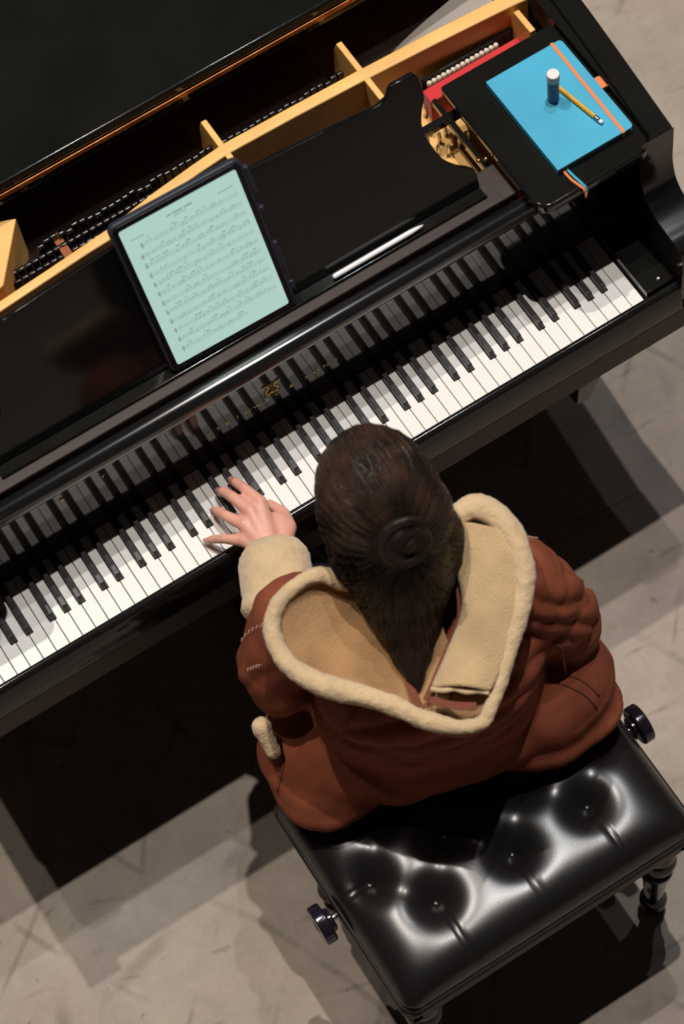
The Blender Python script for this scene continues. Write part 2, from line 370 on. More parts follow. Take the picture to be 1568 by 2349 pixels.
bm = B(); prism(bm, rrect(.479, .692, .100, .387, .026, (1, 0, 0, 1)), .962, .985, 'z'); obj('side_shelf', bm, LAC, PI, bevel=.005, seg=4)
for s in (1, -1): bxo('shelf_stringer', (*sorted((s * .693, s * .722)), .107, .47, .94, .992), LAC, PI, bevel=.002)
bm = B(); prism(bm, rrect(-.692, -.479, .100, .387, .026, (1, 0, 0, 1)), .962, .985, 'z'); obj('side_shelf', bm, LAC, PI, bevel=.005, seg=4)
# iron plate
bm = B(); prism(bm, [(.42, .20), (.69, .20), (.69, .505), (.42, .48)], .845, .868, 'z'); obj('pin_block_plate', bm, GOLD, PI, bevel=.003)
bm = B(); prism(bm, [(-.69, .20), (.42, .20), (.42, .49), (-.69, .43)], .84, .862, 'z'); obj('bounce_cut_pin_block', bm, mat('bounce_cut_dark', (.05, .03, .02), .6), PI)  # hidden gold plate area made dark to cut bounce onto the flange
bar = [(-.69, .392, .405), (-.50, .407, .422), (-.30, .430, .448), (-.20, .438, .456), (-.135, .443, .462), (-.09, .445, .466), (0, .459, .482), (.08, .470, .492), (.14, .475, .498), (.26, .473, .496), (.38, .469, .493), (.52, .462, .488), (.66, .453, .481), (.69, .450, .478)]
bm = B(); rows = [[bm.verts.new((x, y0, .868)), bm.verts.new((x, y0 + .001, .98)), bm.verts.new((x, y1, .98)), bm.verts.new((x, y1 + .002, .868))] for x, y0, y1 in bar]
for a, b in zip(rows, rows[1:]):
    for k in range(4): bm.faces.new((a[k], a[(k + 1) % 4], b[(k + 1) % 4], b[k]))
bm.faces.new(rows[0]); bm.faces.new(rows[-1]); obj('plate_flange', bm, GOLD, PI, bevel=.003)
for (x, w_, y0, y1) in ((.137, .011, .466, .566), (.394, .011, .424, .569), (.661, .011, .394, .455)):
    bm = B(); prism(bm, [(y0, .868), (y0, .979), (y1 - .012, .979), (y1, .950), (y1 + .01, .868)], x - w_ / 2, x + w_ / 2, 'x')
    obj('plate_strut', bm, GOLD, PI, bevel=.002)
bm = B(); prism(bm, [(-.38, .45), (-.275, .470), (-.199, .567), (-.223, .577), (-.38, .60)], .868, .979, 'z'); obj('plate_strut', bm, GOLD, PI, bevel=.003)
bm = B(); prism(bm, [(-.69, .46), (.40, .49), (.40, .56), (-.69, .56)], .80, .815, 'z'); prism(bm, [(p[0] * .985, max(p[1], .56)) for p in INN], .80, .815, 'z'); obj('soundboard', bm, SBOARD, PI)
bm = B(); prism(bm, [(.405, .487), (.69, .478), (.69, .548), (.60, .552), (.50, .557), (.405, .562)], .84, .872, 'z'); obj('treble_plate', bm, GOLD, PI, bevel=.003)
bm = B()
for i in range(78):
    x = .415 + i * .0034
    if abs(x - .661) < .008 or x > .683: continue
    tube(bm, [(x, .475, .880), (x + .002, .80, .884)], .0006, 5, False)
for i in range(300):
    x = -.66 + i * .00345
    if x > .385 or abs(x - .137) < .008: continue
    tube(bm, [(x, .47, .880), (x - .006, 1.1 + .5 * (1 - (x + .66) / 1.05), .884)], .0007, 4, False)
o = obj('strings', bm, STRING, PI); o['kind'] = 'stuff'
bxo('string_rest_felt', (.470, .672, .404, .431, .868, .928), REDF, PI, bevel=.002)
for i in range(15):
    bm = B(); lathe(bm, [(.0038, 0), (.0043, .003), (.0043, .012), (.003, .014)], (.489 + i * .0092, .4395, .914), n=12); obj('felt_bushing', bm, WHF, PI, smooth=True)
bxo('capo_rail', (.478, .66, .4465, .4505, .868, .930), LAC, PI, bevel=.001)
for x, y in [(.487, .415), (.474, .402), (.490, .388), (.459, .412), (.449, .396), (.4525, .374), (.468, .380), (.480, .366), (.494, .350), (.474, .348), (.452, .345), (.504, .402), (.507, .374), (.505, .43), (.52, .41), (.52, .38), (.462, .430), (.436, .405), (.434, .380), (.438, .355)]:
    bm = B(); lathe(bm, [(.0034, 0), (.0034, .022), (.0026, .024), (.0026, .030), (.0018, .0315)], (x + .006, y - .008, .866), n=10); obj('tuning_pin', bm, STEEL, PI, smooth=True)
bm = B()
for i in range(88):
    x = .452 + i * .0024
    if abs(x - .661) > .008: y1 = .506 + .052 * min(1, (x - .45) / .2) ** .7; tube(bm, [(x, .496, .950), (x + .0005, (y1 + .496) / 2, .949), (x + .001, y1, .940)], .00095, 5, False)
o = obj('lit_treble_strings', bm, mat('lit_string_wire', (.72, .66, .60), .4, metal=.6), PI); o['kind'] = 'stuff'  # extra strings; paler wire and lens outline imitate the lit patch
DAMP = mat('damper_lacquer', (.010, .009, .009), .16, spec=.8)
# dampers: a row of black heads, more rows at the bass end
x = -.66; idx = 0
while x < .388:
    if abs(x - .137) > .009 and not (-.262 < x < -.195):
        bm = B(); yy = .524 + .0015 * math.sin(idx * 1.7)
        prism(bm, [(yy - .0045, .905), (yy - .0045, .944), (yy - .002, .9475), (yy + .003, .9465), (yy + .0045, .943), (yy + .0045, .905)], x - .0061, x + .0061, 'x', Matrix.Rotation(random.uniform(-.004, .004), 4, 'X'))
        obj('damper', bm, DAMP, PI, bevel=.003, seg=4)
    x += .0131; idx += 1
for row, (yy, zz) in enumerate(((.509, .938), (.498, .928))):
    bm = B(); x = -.60
    while x < .03 - row * .03:
        box(bm, x - .0062, x + .0062, yy - .0035, yy + .0035, zz - .03, zz, None); x += .0131
    o = obj('damper_wire_blocks', bm, DAMP, PI, bevel=.0022, seg=3); o['kind'] = 'stuff'
for i in range(26):
    x = -.66 + i * .0235 * .87
    if x > -.07: break
    bm = B(); prism(bm, [(x - .006, .478), (x + .006, .478), (x, .466)], .900, .912, 'z'); obj('damper_felt', bm, BRF, PI, bevel=.001)
bxo('damper_rail', (-.165, -.150, .478, .535, .90, .935), BRF, PI, bevel=.001)
# lid closed over the tail, front flap folded back on it
LO = [(p[0] * 1.012, p[1] + .006) for p in OUT if p[1] > .6]; LO = [(.744, .583)] + LO + [(-.744, .583)]
bm = B(); prism(bm, LO, 1.003, 1.027, 'z'); LD = obj('lid', bm, LAC, PI, bevel=.005, seg=4)
bxo('lid_front_flap', (-.744, .744, .5835, 1.06, 1.030, 1.053), LAC, PI, bevel=.006)
bxo('lid_edge_reflection_strip', (-.72, .72, .5795, .5835, 1.0235, 1.0335), EDGEREFL, LD, bevel=.0015)  # added strip carrying the painted reflection along the lid's front edge
# legs, casters, lyre
for (lx, ly) in ((.452, .40), (-.452, .40), (-.22, 1.72)):
    bm = B()
    prof_ = [(.066, .60), (.066, .52), (.056, .51), (.060, .49), (.052, .46), (.034, .14), (.042, .12), (.040, .085)]
    rings = []
    for r, z in prof_:
        rings.append([bm.verts.new((lx + sx * r, ly + sy * r, z)) for sx, sy in ((-1, -1), (1, -1), (1, 1), (-1, 1))])
    for a, b in zip(rings, rings[1:]):
        for k in range(4): bm.faces.new((a[k], a[(k + 1) % 4], b[(k + 1) % 4], b[k]))
    bm.faces.new(rings[0]); bm.faces.new(rings[-1]); lg = obj('leg', bm, LAC, PI, bevel=.004)
    bm = B(); lathe(bm, [(.010, -.016), (.043, -.016), (.043, .016), (.010, .016)], (lx, ly, .043), (1, 0, 0)); lathe(bm, [(.02, 0), (.02, .04)], (lx, ly, .05)); obj('caster', bm, SATIN, lg, smooth=False)
bm = B(); prism(bm, [(.465, .622), (.514, .622), (.490, .555), (.462, .560)], -.024, .05, 'y'); obj('leg_lock_block', bm, LAC, PI, bevel=.003)
bm = B(); box(bm, -.13, .13, .26, .34, .06, .12); box(bm, -.11, -.08, .28, .32, .12, .60); box(bm, .08, .11, .28, .32, .12, .60); box(bm, -.14, .14, .25, .35, .58, .60)
LY = obj('pedal_lyre', bm, LAC, PI, bevel=.005)
for x in (-.06, 0, .06):
    bm = B(); prism(bm, rrect(x - .016, x + .016, .15, .27, .014, (1, 0, 0, 1)), .078, .084, 'z'); obj('pedal', bm, BRASS, LY, bevel=.002)

# ------------------------------------------------------------------ TABLET on the desk
TB = thing('tablet', 'navy cased tablet showing sheet music, leaning on the piano music desk', 'tablet', (-.0217, .196, .962))
TO = Vector((-.12, .1976, .9731)); ey = -.0203; te = Vector((math.cos(ey), math.sin(ey), 0)); tn = te.cross(e2).normalized()
def TM(lift=0):
    o_ = TO - tn * -lift
    return Matrix(((te.x, e2.x, tn.x, o_.x), (te.y, e2.y, tn.y, o_.y), (te.z, e2.z, tn.z, o_.z), (0, 0, 0, 1)))
Wt, Ht = .1966, .2622
bm = B(); prism(bm, rrect(-.0125, Wt + .0125, -.0125, Ht + .0135, .013), -.0115, .0015, 'z', TM()); 
obj('tablet_case', bm, NAVY, TB, bevel=.003, seg=3)
bm = B(); prism(bm, rrect(-.0085, Wt + .0085, -.0085, Ht + .0085, .011), .0015, .0022, 'z', TM()); obj('bezel', bm, BEZEL, TB, bevel=.0004)
bm = B(); prism(bm, rrect(0, Wt, 0, Ht, .004), .0022, .0026, 'z', TM()); SC = obj('screen', bm, SCREEN, TB); SC['label'] = 'glowing pale green screen with a page of sheet music'
for x0_, x1_, y0_, y1_, z1_ in ((.0125, .0195, .012, .11, -.001), (.0125, .0205, .205, .255, .0005), (.0120, .0200, .018, .034, .0015), (.0120, .0200, .170, .180, .001)):
    bm = B(); box(bm, Wt + x0_, Wt + x1_, y0_, y1_, -.010, z1_, TM()); obj('side_grip', bm, NAVY, TB, bevel=.0012)
bm = B(); TMM = TM()
def ink(x0, x1, y0, y1): box(bm, x0, x1, y0, y1, .00262, .00272, TMM)
rr = random.Random(3); NS = 12
for s_ in range(NS):
    yb = .226 - s_ * .0182; xl = .016 if s_ else .022; xr = Wt - .010
    if s_ == NS - 1: xr = .13
    for l_ in range(5): ink(xl, xr, yb - l_ * .00155, yb - l_ * .00155 + .00022)
    for xb in [xl + (xr - xl) * q / 4 for q in range(5)]: ink(xb, xb + .00035, yb - .0062, yb)
    ink(xl + .002, xl + .0036, yb - .0085, yb + .002); ink(xl + .0012, xl + .0048, yb - .0050, yb - .0026)
    x = xl + .010
    while x < xr - .005:
        if rr.random() < .82:
            h = rr.choice(range(9)); y = yb - .0062 + h * .0009
            ink(x, x + .0021, y - .0007, y + .0007)
            if h < 5: ink(x + .0018, x + .0021, y, y + .0052)
            else: ink(x, x + .0003, y - .0052, y)
            if rr.random() < .45:
                x2 = x + .0062; ink(x2, x2 + .0021, y - .0007, y + .0007); ink(x2 + .0018, x2 + .0021, y, y + .0052); ink(x + .0018, x2 + .0021, y + .0046, y + .0056); x = x2
            if rr.random() < .3: ink(x + .001, x + .007, yb + .0030, yb + .0046)
        x += rr.uniform(.0062, .0125)
ink(.075, .082, .246, .2485); ink(.084, .102, .246, .2485); ink(.104, .118, .246, .2485); ink(.158, .184, .2385, .2400); ink(.012, .034, .2385, .2398); ink(.086, .106, .2415, .2428)
o = obj('sheet_music', bm, INK, SC); o['label'] = 'grey staves and notes on the screen'

# ------------------------------------------------------------------ STYLUS on the shelf
bm = B(); lathe(bm, [(.0012, 0), (.0036, .0012), (.00445, .004), (.00445, .140), (.0042, .146), (.0030, .157), (.0012, .1655)], (.158, .1965, .9645), (1, 0, 0), 20)
ST = obj('stylus', bm, WHITEP, None, smooth=True); ST['label'] = 'slim white stylus pen lying along the foot of the music desk'; ST['category'] = 'stylus'

# ------------------------------------------------------------------ NOTEBOOK, lip balm, pencil
NX, NY, NZ = .5385, .141, .985
NB = thing('notebook', 'bright blue hardcover notebook with orange elastic band lying on the right side shelf', 'notebook', (NX + .07, NY + .1, NZ))
NW, NH = .1415, .2025
bm = B(); prism(bm, rrect(NX, NX + NW, NY, NY + NH, .007, (1, 1, 0, 0)), NZ + .0003, NZ + .0022, 'z'); prism(bm, rrect(NX, NX + NW, NY, NY + NH, .007, (1, 1, 0, 0)), NZ + .0125, NZ + .0145, 'z'); box(bm, NX - .001, NX + .002, NY, NY + NH, NZ + .0005, NZ + .0143)
CV = obj('cover', bm, BLUE, NB, bevel=.0006)
bxo('page_block', (NX + .002, NX + NW - .003, NY + .003, NY + NH - .003, NZ + .0022, NZ + .0125), PAPER, NB, bevel=.0003)
M_ = Matrix.Translation((NX + .123, NY + NH / 2, 0)) @ Matrix.Rotation(-.012, 4, 'Z')
bm = B(); h2 = NH / 2 + .0008
for (y0, y1, z0, z1) in ((-h2, h2, NZ + .0146, NZ + .0152), (-h2, h2, NZ - .0000, NZ + .0003), (-h2 - .0006, -h2, NZ, NZ + .0152), (h2, h2 + .0006, NZ, NZ + .0152)): box(bm, -.0028, .0028, y0, y1, z0, z1, M_)
obj('elastic_band', bm, ORANGE, NB)
bm = B(); prism(bm, [(NX + NW - .002, NZ + .003), (NX + NW + .009, NZ + .003), (NX + NW + .0125, NZ + .006), (NX + NW + .0125, NZ + .010), (NX + NW + .009, NZ + .0135), (NX + NW - .002, NZ + .0135)], .228, .252, 'y'); obj('pen_loop', bm, ORANGE, NB, bevel=.0018)
def ribbon(pts, w_, th, m, nm):
    bm = B(); R = []
    for p, wd in pts: R.append([bm.verts.new(Vector(p) + Vector(o_)) for o_ in ((-w_ * wd[0], -w_ * wd[1], 0), (w_ * wd[0], w_ * wd[1], 0), (w_ * wd[0], w_ * wd[1], th), (-w_ * wd[0], -w_ * wd[1], th))])
    for a, b in zip(R, R[1:]):
        for k in range(4): bm.faces.new((a[k], a[(k + 1) % 4], b[(k + 1) % 4], b[k]))
    bm.faces.new(R[0]); bm.faces.new(R[-1]); return obj(nm, bm, m, NB, smooth=True)
ribbon([((.5545, .150, .9885), (1, 0)), ((.5545, .138, .988), (1, .1)), ((.5565, .124, .9868), (1, .2)), ((.559, .110, .9862), (1, .3)), ((.5605, .100, .9855), (1, .2)), ((.5608, .0955, .980), (1, .1)), ((.5600, .0950, .970), (1, 0))], .0022, .0007, BLUE, 'blue_ribbon')
ribbon([((.5490, .150, .9885), (1, 0)), ((.5482, .134, .988), (1, 0)), ((.5500, .120, .9868), (1, .2)), ((.5540, .106, .9862), (1, .3)), ((.5565, .0985, .9855), (1, .2)), ((.5575, .0940, .979), (1, .1)), ((.5580, .0935, .964), (1, 0))], .0022, .0007, ORANGE, 'orange_ribbon')
LB = thing('lip_balm', 'small navy tube with a white cap standing upright on the blue notebook', 'lip balm', (.6055, .254, NZ + .0145))
bm = B(); lathe(bm, [(.0088, 0), (.0093, .001), (.0093, .051), (.0085, .052)], (.6055, .254, NZ + .0146)); obj('tube_body', bm, BALM, LB, smooth=False, bevel=.0006)
bm = B(); lathe(bm, [(.0098, 0), (.0103, .001), (.0103, .0155), (.0095, .0172), (.002, .0176)], (.6055, .254, NZ + .0666)); obj('cap', bm, WCAP, LB, bevel=.0006)
PC = thing('pencil', 'short yellow pencil with a pale ferrule lying on the blue notebook beside the lip balm', 'pencil', (.632, .225, NZ + .0146))
p0 = Vector((.6225, .272, NZ + .0186)); p1 = Vector((.6385, .188, NZ + .0186)); d_ = (p1 - p0).normalized()
bm = B(); lathe(bm, [(.001, -.014), (.0037, 0), (.0037, .0855)], p0, d_, 6); obj('pencil_shaft', bm, PENC, PC)
bm = B(); lathe(bm, [(.0038, .0855), (.0040, .088), (.0036, .0895), (.0040, .091), (.0036, .0925), (.0038, .096)], p0, d_, 14); obj('ferrule', bm, STEEL, PC, smooth=True)
bm = B(); lathe(bm, [(.0034, .096), (.0034, .101), (.0022, .1025)], p0, d_, 14); obj('eraser', bm, WHITEP, PC, smooth=True)

# ------------------------------------------------------------------ BENCH
BX, BY = -.050, -.512; hx, hy = .272, .204
BE = thing('piano_bench', 'black tufted leather piano bench with turned legs and side knobs, the person sits on it', 'bench', (BX, BY, 0))
btn = [(BX + i * .142, BY - .083) for i in (-1, 0, 1)] + [(BX + (i + .5) * .142, BY) for i in (-2, -1, 0, 1)] + [(BX + i * .142, BY + .083) for i in (-1, 0, 1)]
def seg_d(px, py, a, b):
    vx, vy = b[0] - a[0], b[1] - a[1]; t = max(0, min(1, ((px - a[0]) * vx + (py - a[1]) * vy) / (vx * vx + vy * vy)))
    return math.hypot(px - a[0] - vx * t, py - a[1] - vy * t)
cre = [((x, y), (x + .004, BY - hy)) for x, y in btn[:3]] + [((x, y), (x + .004, BY + hy)) for x, y in btn[7:]] + [(btn[3], (BX - hx, BY)), (btn[6], (BX + hx, BY))]
for i in range(4):
    for j in range(3):
        if i in (j, j + 1): cre.append((btn[3 + i], btn[j])); cre.append((btn[3 + i], btn[7 + j]))
def seat_z(x, y):
    u, v = abs(x - BX) / hx, abs(y - BY) / hy
    e = lambda t: (1 - t ** 9) ** .55 if t < 1 else 0
    z = .464 + .050 * e(u) * e(v) + .006 * (1 - u * u) * (1 - v * v)
    for b in btn:
        d = math.hypot(x - b[0], y - b[1]); z -= .019 * math.exp(-(d / .036) ** 2) + .006 * math.exp(-(d / .011) ** 2)
    for k, (a, b) in enumerate(cre):
        d = seg_d(x, y, a, b); main = k < 8
        z -= (.0034 if main else .0024) * math.exp(-(d / (.0032 if main else .018)) ** 2) * min(1, e(u) * e(v) * 1.3)
    return z
bm = B(); NXg, NYg = 150, 116; grid = []
for j in range(NYg + 1):
    row = []
    for i in range(NXg + 1):
        a, b = math.sin((i / NXg - .5) * math.pi), math.sin((j / NYg - .5) * math.pi)
        x, y = BX + a * hx, BY + b * hy; rc = .028      # rounded corners
        cx_, cy_ = hx - rc, hy - rc; dx, dy = abs(a * hx) - cx_, abs(b * hy) - cy_
        if dx > 0 and dy > 0 and math.hypot(dx, dy) > rc:
            s_ = rc / math.hypot(dx, dy); x = BX + math.copysign(cx_ + dx * s_, a); y = BY + math.copysign(cy_ + dy * s_, b)
        z = seat_z(BX + a * hx * .9995, BY + b * hy * .9995)
        row.append(bm.verts.new((x, y, z)))
    grid.append(row)
for j in range(NYg):
    for i in range(NXg): bm.faces.new((grid[j][i], grid[j][i + 1], grid[j + 1][i + 1], grid[j + 1][i]))
bd = [e for e in bm.edges if e.is_boundary]; r = bmesh.ops.extrude_edge_only(bm, edges=bd)
for v in [g for g in r['geom'] if isinstance(g, bmesh.types.BMVert)]: v.co.z = .452
bmesh.ops.remove_doubles(bm, verts=bm.verts[:], dist=1e-5)
CU = obj('seat_cushion', bm, LEATH, BE, smooth=True)
for x, y in btn:
    bm = B(); ball(bm, (x, y, seat_z(x, y) + .002), (.0068, .0068, .0035)); obj('tuft_button', bm, LEATH, CU, smooth=True)
loop = [(x, y, .4575) for x, y in rrect(BX - hx - .001, BX + hx + .001, BY - hy - .001, BY + hy + .001, .028)]; bm = B(); tube(bm, loop + loop[:1], .0045, 8, False); obj('piping', bm, mat('piping_leather', (.012, .011, .010), .55, spec=.3), CU, smooth=True)
bm = B(); prism(bm, rrect(BX - hx - .005, BX + hx + .005, BY - hy - .005, BY + hy + .005, .02), .438, .453, 'z'); obj('seat_board', bm, SATIN, BE, bevel=.004, seg=3)
bm = B(); x0, x1, y0, y1 = BX - hx + .006, BX + hx - .006, BY - hy + .006, BY + hy - .006
for r_ in ((x0, x1, y0, y0 + .022), (x0, x1, y1 - .022, y1), (x0, x0 + .022, y0, y1), (x1 - .022, x1, y0, y1)): box(bm, *r_, .375, .438)
obj('apron', bm, SATIN, BE, bevel=.003)
for s_ in (-1, 1):
    xb = BX + s_ * hx; bm = B(); lathe(bm, [(.006, -.02), (.006, .022), (.020, .0225), (.020, .0245)], (xb, -.508, .428), (s_, 0, 0), 20); kb = obj('knob_spindle', bm, STEEL, BE, smooth=False)
    bm = B(); lathe(bm, [(.016, .014), (.020, .016), (.020, .022), (.0315, .0225), (.034, .025), (.034, .040), (.032, .0425), (.012, .043), (.010, .0405)], (xb, -.508, .428), (s_, 0, 0), 40); obj('height_knob', bm, mat('black_bakelite', (.012, .01, .016), .16), kb, bevel=.0008)
for lx in (BX - hx + .042, BX + hx - .042):
    for ly in (BY - hy + .042, BY + hy - .042):
        bm = B(); box(bm, lx - .026, lx + .026, ly - .026, ly + .026, .33, .438)
        lathe(bm, [(.024, .335), (.030, .322), (.030, .312), (.018, .305), (.018, .296), (.031, .284), (.033, .270), (.029, .255), (.019, .243), (.019, .234), (.028, .226), (.029, .218), (.024, .205), (.021, .15), (.016, .06), (.024, .050), (.024, .035), (.014, .026), (.020, .012), (.018, 0.0)][::-1], (lx, ly, 0), n=24)
        obj('turned_leg', bm, LAC, BE, bevel=.0012)

# ------------------------------------------------------------------ PERSON
PE = thing('person', 'dark-haired person in rust coat with cream fleece hood, playing the piano with one hand', 'person', (-.03, -.42, 0))
bm = B()
HC = Vector((-.012, -.225, 1.085))
hv = Vector((.22, .97, 0)).normalized()          # way the face looks, before the nod
nod = Matrix.Rotation(math.radians(-13), 4, 'Z') @ Matrix.Rotation(math.radians(-38), 4, 'X')
def H(x, y, z): return HC + (nod @ Vector((x, y, z)))
ball(bm, H(0, 0, .012), (.074, .092, .090), nod); ball(bm, H(0, .030, -.045), (.056, .058, .062), nod)      # skull, jaw
ball(bm, H(0, .074, -.092), (.022, .018, .016), nod)                                                   # chin
cap(bm, H(0, .090, -.005), H(0, .108, -.035), .008, .012); ball(bm, H(-.010, .098, -.040), .008); ball(bm, H(.010, .098, -.040), .008)
cap(bm, H(-.016, .090, -.062), H(.016, .090, -.062), .0075, .0075); cap(bm, H(-.012, .088, -.072), H(.012, .088, -.072), .0085, .0085)
for s_ in (-1, 1):
    ball(bm, H(s_ * .030, .074, -.003), (.014, .010, .009), nod); cap(bm, H(s_ * .014, .088, .014), H(s_ * .044, .074, .016), .007, .006)
    ball(bm, H(s_ * .044, .060, -.035), .020); ball(bm, H(s_ * .075, -.006, -.012), (.008, .018, .028), nod)
cap(bm, H(0, -.020, -.06), (-.030, -.295, .86), .050, .052)                                               # neck
LSH, RSH = Vector((-.165, -.215, .845)), Vector((.130, -.345, .850))
cap(bm, LSH, RSH, .042, .042); ball(bm, (-.03, -.325, .77), (.12, .08, .12)); ball(bm, (-.035, -.35, .62), (.13, .09, .10))
LEL, LWR = Vector((-.215, -.215, .755)), Vector((-.137, -.078, .778))
REL, RWR = Vector((.185, -.385, .70)), Vector((.10, -.22, .635))
chain(bm, [LSH, LEL, LWR], [.045, .036, .024]); chain(bm, [RSH, REL, RWR], [.045, .036, .026])
# left hand on the keys (fingertips measured on the keyboard)
KN = {'index': ((-.108, .012, .792), (-.1145, .050, .784), (-.1170, .077, .764), (-.1190, .0900, .7495)),
      'middle': ((-.1285, .006, .794), (-.1380, .045, .788), (-.1425, .071, .770), (-.1455, .0840, .7500)),
      'ring': ((-.1475, -.006, .789), (-.1630, .026, .784), (-.1680, .050, .766), (-.1700, .0610, .7475)),
      'little': ((-.1600, -.024, .779), (-.1835, -.002, .774), (-.1975, .016, .757), (-.2045, .026, .7395))}
for f, p in KN.items():
    r_ = {'index': .0092, 'middle': .0095, 'ring': .0090, 'little': .0078}[f]
    chain(bm, [(-.135, -.065, .782), p[0], p[1], p[2], p[3]], [.018, .0112, r_, r_ * .92, r_ * .80])
    ball(bm, Vector(p[0]) + Vector((0, 0, .001)), .0118)
chain(bm, [(-.118, -.062, .776), (-.0905, -.040, .772), (-.0825, -.010, .762), (-.0895, .0250, .7440)], [.018, .0138, .0103, .0074])
ball(bm, (-.128, -.030, .782), (.031, .036, .0135), Matrix.Rotation(-.5, 4, 'Z')); ball(bm, (-.105, -.035, .777), (.022, .030, .013), Matrix.Rotation(-.4, 4, 'Z'))
# right hand resting on the lap
chain(bm, [RWR, (.075, -.185, .625)], [.026, .030])
for k, (dx, dy) in enumerate(((-.045, .045), (-.025, .06), (-.002, .064), (.02, .055))):
    b0 = Vector((.075 + (k - 1.5) * .013, -.160, .628)); chain(bm, [(.075, -.185, .626), b0, b0 + Vector((dx * .4, dy * .5, .002)), b0 + Vector((dx * .7, dy * .9, -.014))], [.016, .0105, .009, .0075])
chain(bm, [(.068, -.19, .628), (.045, -.175, .626), (.028, -.155, .615)], [.016, .012, .009])
# legs under the trousers
LEG = {-1: [(-.115, -.400, .555), (-.100, -.020, .530), (-.100, .065, .10)], 1: [(.060, -.430, .555), (.115, -.050, .530), (.115, .045, .10)]}
for s_, p in LEG.items(): chain(bm, [Vector(p[0]) + Vector((0, .06, 0)), p[1], p[2]], [.055, .05, .035])
me = fuse(bm, .0030, 5)
body = objm('body', me, SKIN, PE, smooth=True)
for f, p in KN.items():
    d = (Vector(p[3]) - Vector(p[2])).normalized(); up = (Vector((0, 0, 1)) - d * d.z).normalized(); sx = d.cross(up); r_ = {'index': .0072, 'middle': .0074, 'ring': .0070, 'little': .0060}[f]
    c_ = Vector(p[3]) + up * (r_ - .0006) + d * .0005; R_ = Matrix((sx, d, up)).transposed().to_4x4()
    bm = B(); ball(bm, c_, (r_ * .62, r_ * .85, .0013), R_, 14, 8); obj('fingernail', bm, NAIL, body, smooth=True)
# trousers and shoes
bm = B()
for s_, p in LEG.items(): chain(bm, [Vector(p[0]) + Vector((0, .06, 0)), p[1], p[2]], [.085, .070, .058])
cap(bm, Vector(LEG[-1][0]) + Vector((.02, .03, -.02)), Vector(LEG[1][0]) + Vector((-.02, .05, -.02)), .075, .075)
me = fuse(bm, .008, 5); displace(me, lambda c, n: .004 * noise.noise(c * 12)); objm('trousers', me, TROUS, PE, smooth=True)
for s_, p in LEG.items():
    bm = B(); x, y, _ = p[2]; cap(bm, (x, y - .01, .055), (x + .01, y + .13, .040), .048, .036); cap(bm, (x, y, .06), (x, y, .11), .045, .045); box(bm, x - .042, x + .048, y - .055, y + .165, .004, .02)
    me = fuse(bm, .005, 3); objm('shoe', me, SHOE, PE, smooth=True)
# coat
bm = B(); rz = Matrix.Rotation(math.radians(-15), 4, 'Z')
ball(bm, (-.045, -.355, .600), (.265, .142, .085), rz, 32, 20); ball(bm, (-.045, -.365, .62), (.17, .135, .13), rz)
ball(bm, (-.205, -.315, .575), (.115, .120, .060), rz); ball(bm, (.125, -.415, .600), (.118, .115, .090), rz)
ball(bm, (-.225, -.345, .56), (.10, .095, .045), rz); ball(bm, (.105, -.455, .565), (.13, .085, .045), rz)
ball(bm, (-.040, -.355, .70), (.190, .135, .14), rz); ball(bm, (-.035, -.350, .775), (.180, .135, .120), rz)
ball(bm, LSH, .074); ball(bm, RSH, .076); cap(bm, LSH - Vector((0, 0, .03)), RSH - Vector((0, 0, .03)), .072, .072)
chain(bm, [LSH + Vector((-.005, 0, 0)), LEL + Vector((-.008, -.002, 0)), (-.188, -.178, .788)], [.074, .060, .047]); cap(bm, LEL + Vector((-.012, -.010, -.01)), LEL + Vector((-.02, -.03, -.035)), .056, .048)
chain(bm, [RSH + Vector((.0, .0, 0)), REL, (.125, -.27, .66)], [.077, .066, .055])
me = fuse(bm, .0055, 7)
def folds(c, n):
    f = .0045 * noise.noise(c * 9) + .0028 * noise.noise(c * 22)
    # ruched folds round the sleeves
    dl = min((c - LEL).length, (c - (LEL + LWR) / 2).length)
    if c.x < -.14 and c.z > .68: ax = (LWR - LEL).normalized(); t = (c - LEL).dot(ax); f += .0065 * abs(math.sin(t * 75 + 2.4 * noise.noise(c * 11))) * max(0, 1 - dl / .13) - .002
    if c.x > .12 and c.z > .62: f += .0060 * abs(math.sin((c.z + .35 * c.y) * 62 + 2.2 * noise.noise(c * 10))) * max(0, 1 - abs(c.z - .79) / .11) - .002
    if c.z < .72: f += .0035 * math.sin(c.x * 38 + 3 * noise.noise(c * 6)) * (1 if c.y < -.3 else .4)
    if c.y < -.38 and c.z > .74: f += .0075 * abs(math.sin(c.z * 70 + 24 * (c.x + .05) ** 2 * 8 + 2 * noise.noise(c * 7)))
    return f
displace(me, folds)
for v in me.vertices:
    if v.co.z < .520 and v.co.y < -.30: v.co.z = .520 + (v.co.z - .520) * .12
    elif v.co.z < .520: v.co.z = .520 + (v.co.z - .520) * .3
me.update(); coat = objm('coat', me, RUST, PE, smooth=True); coat['label'] = 'rust orange canvas coat'
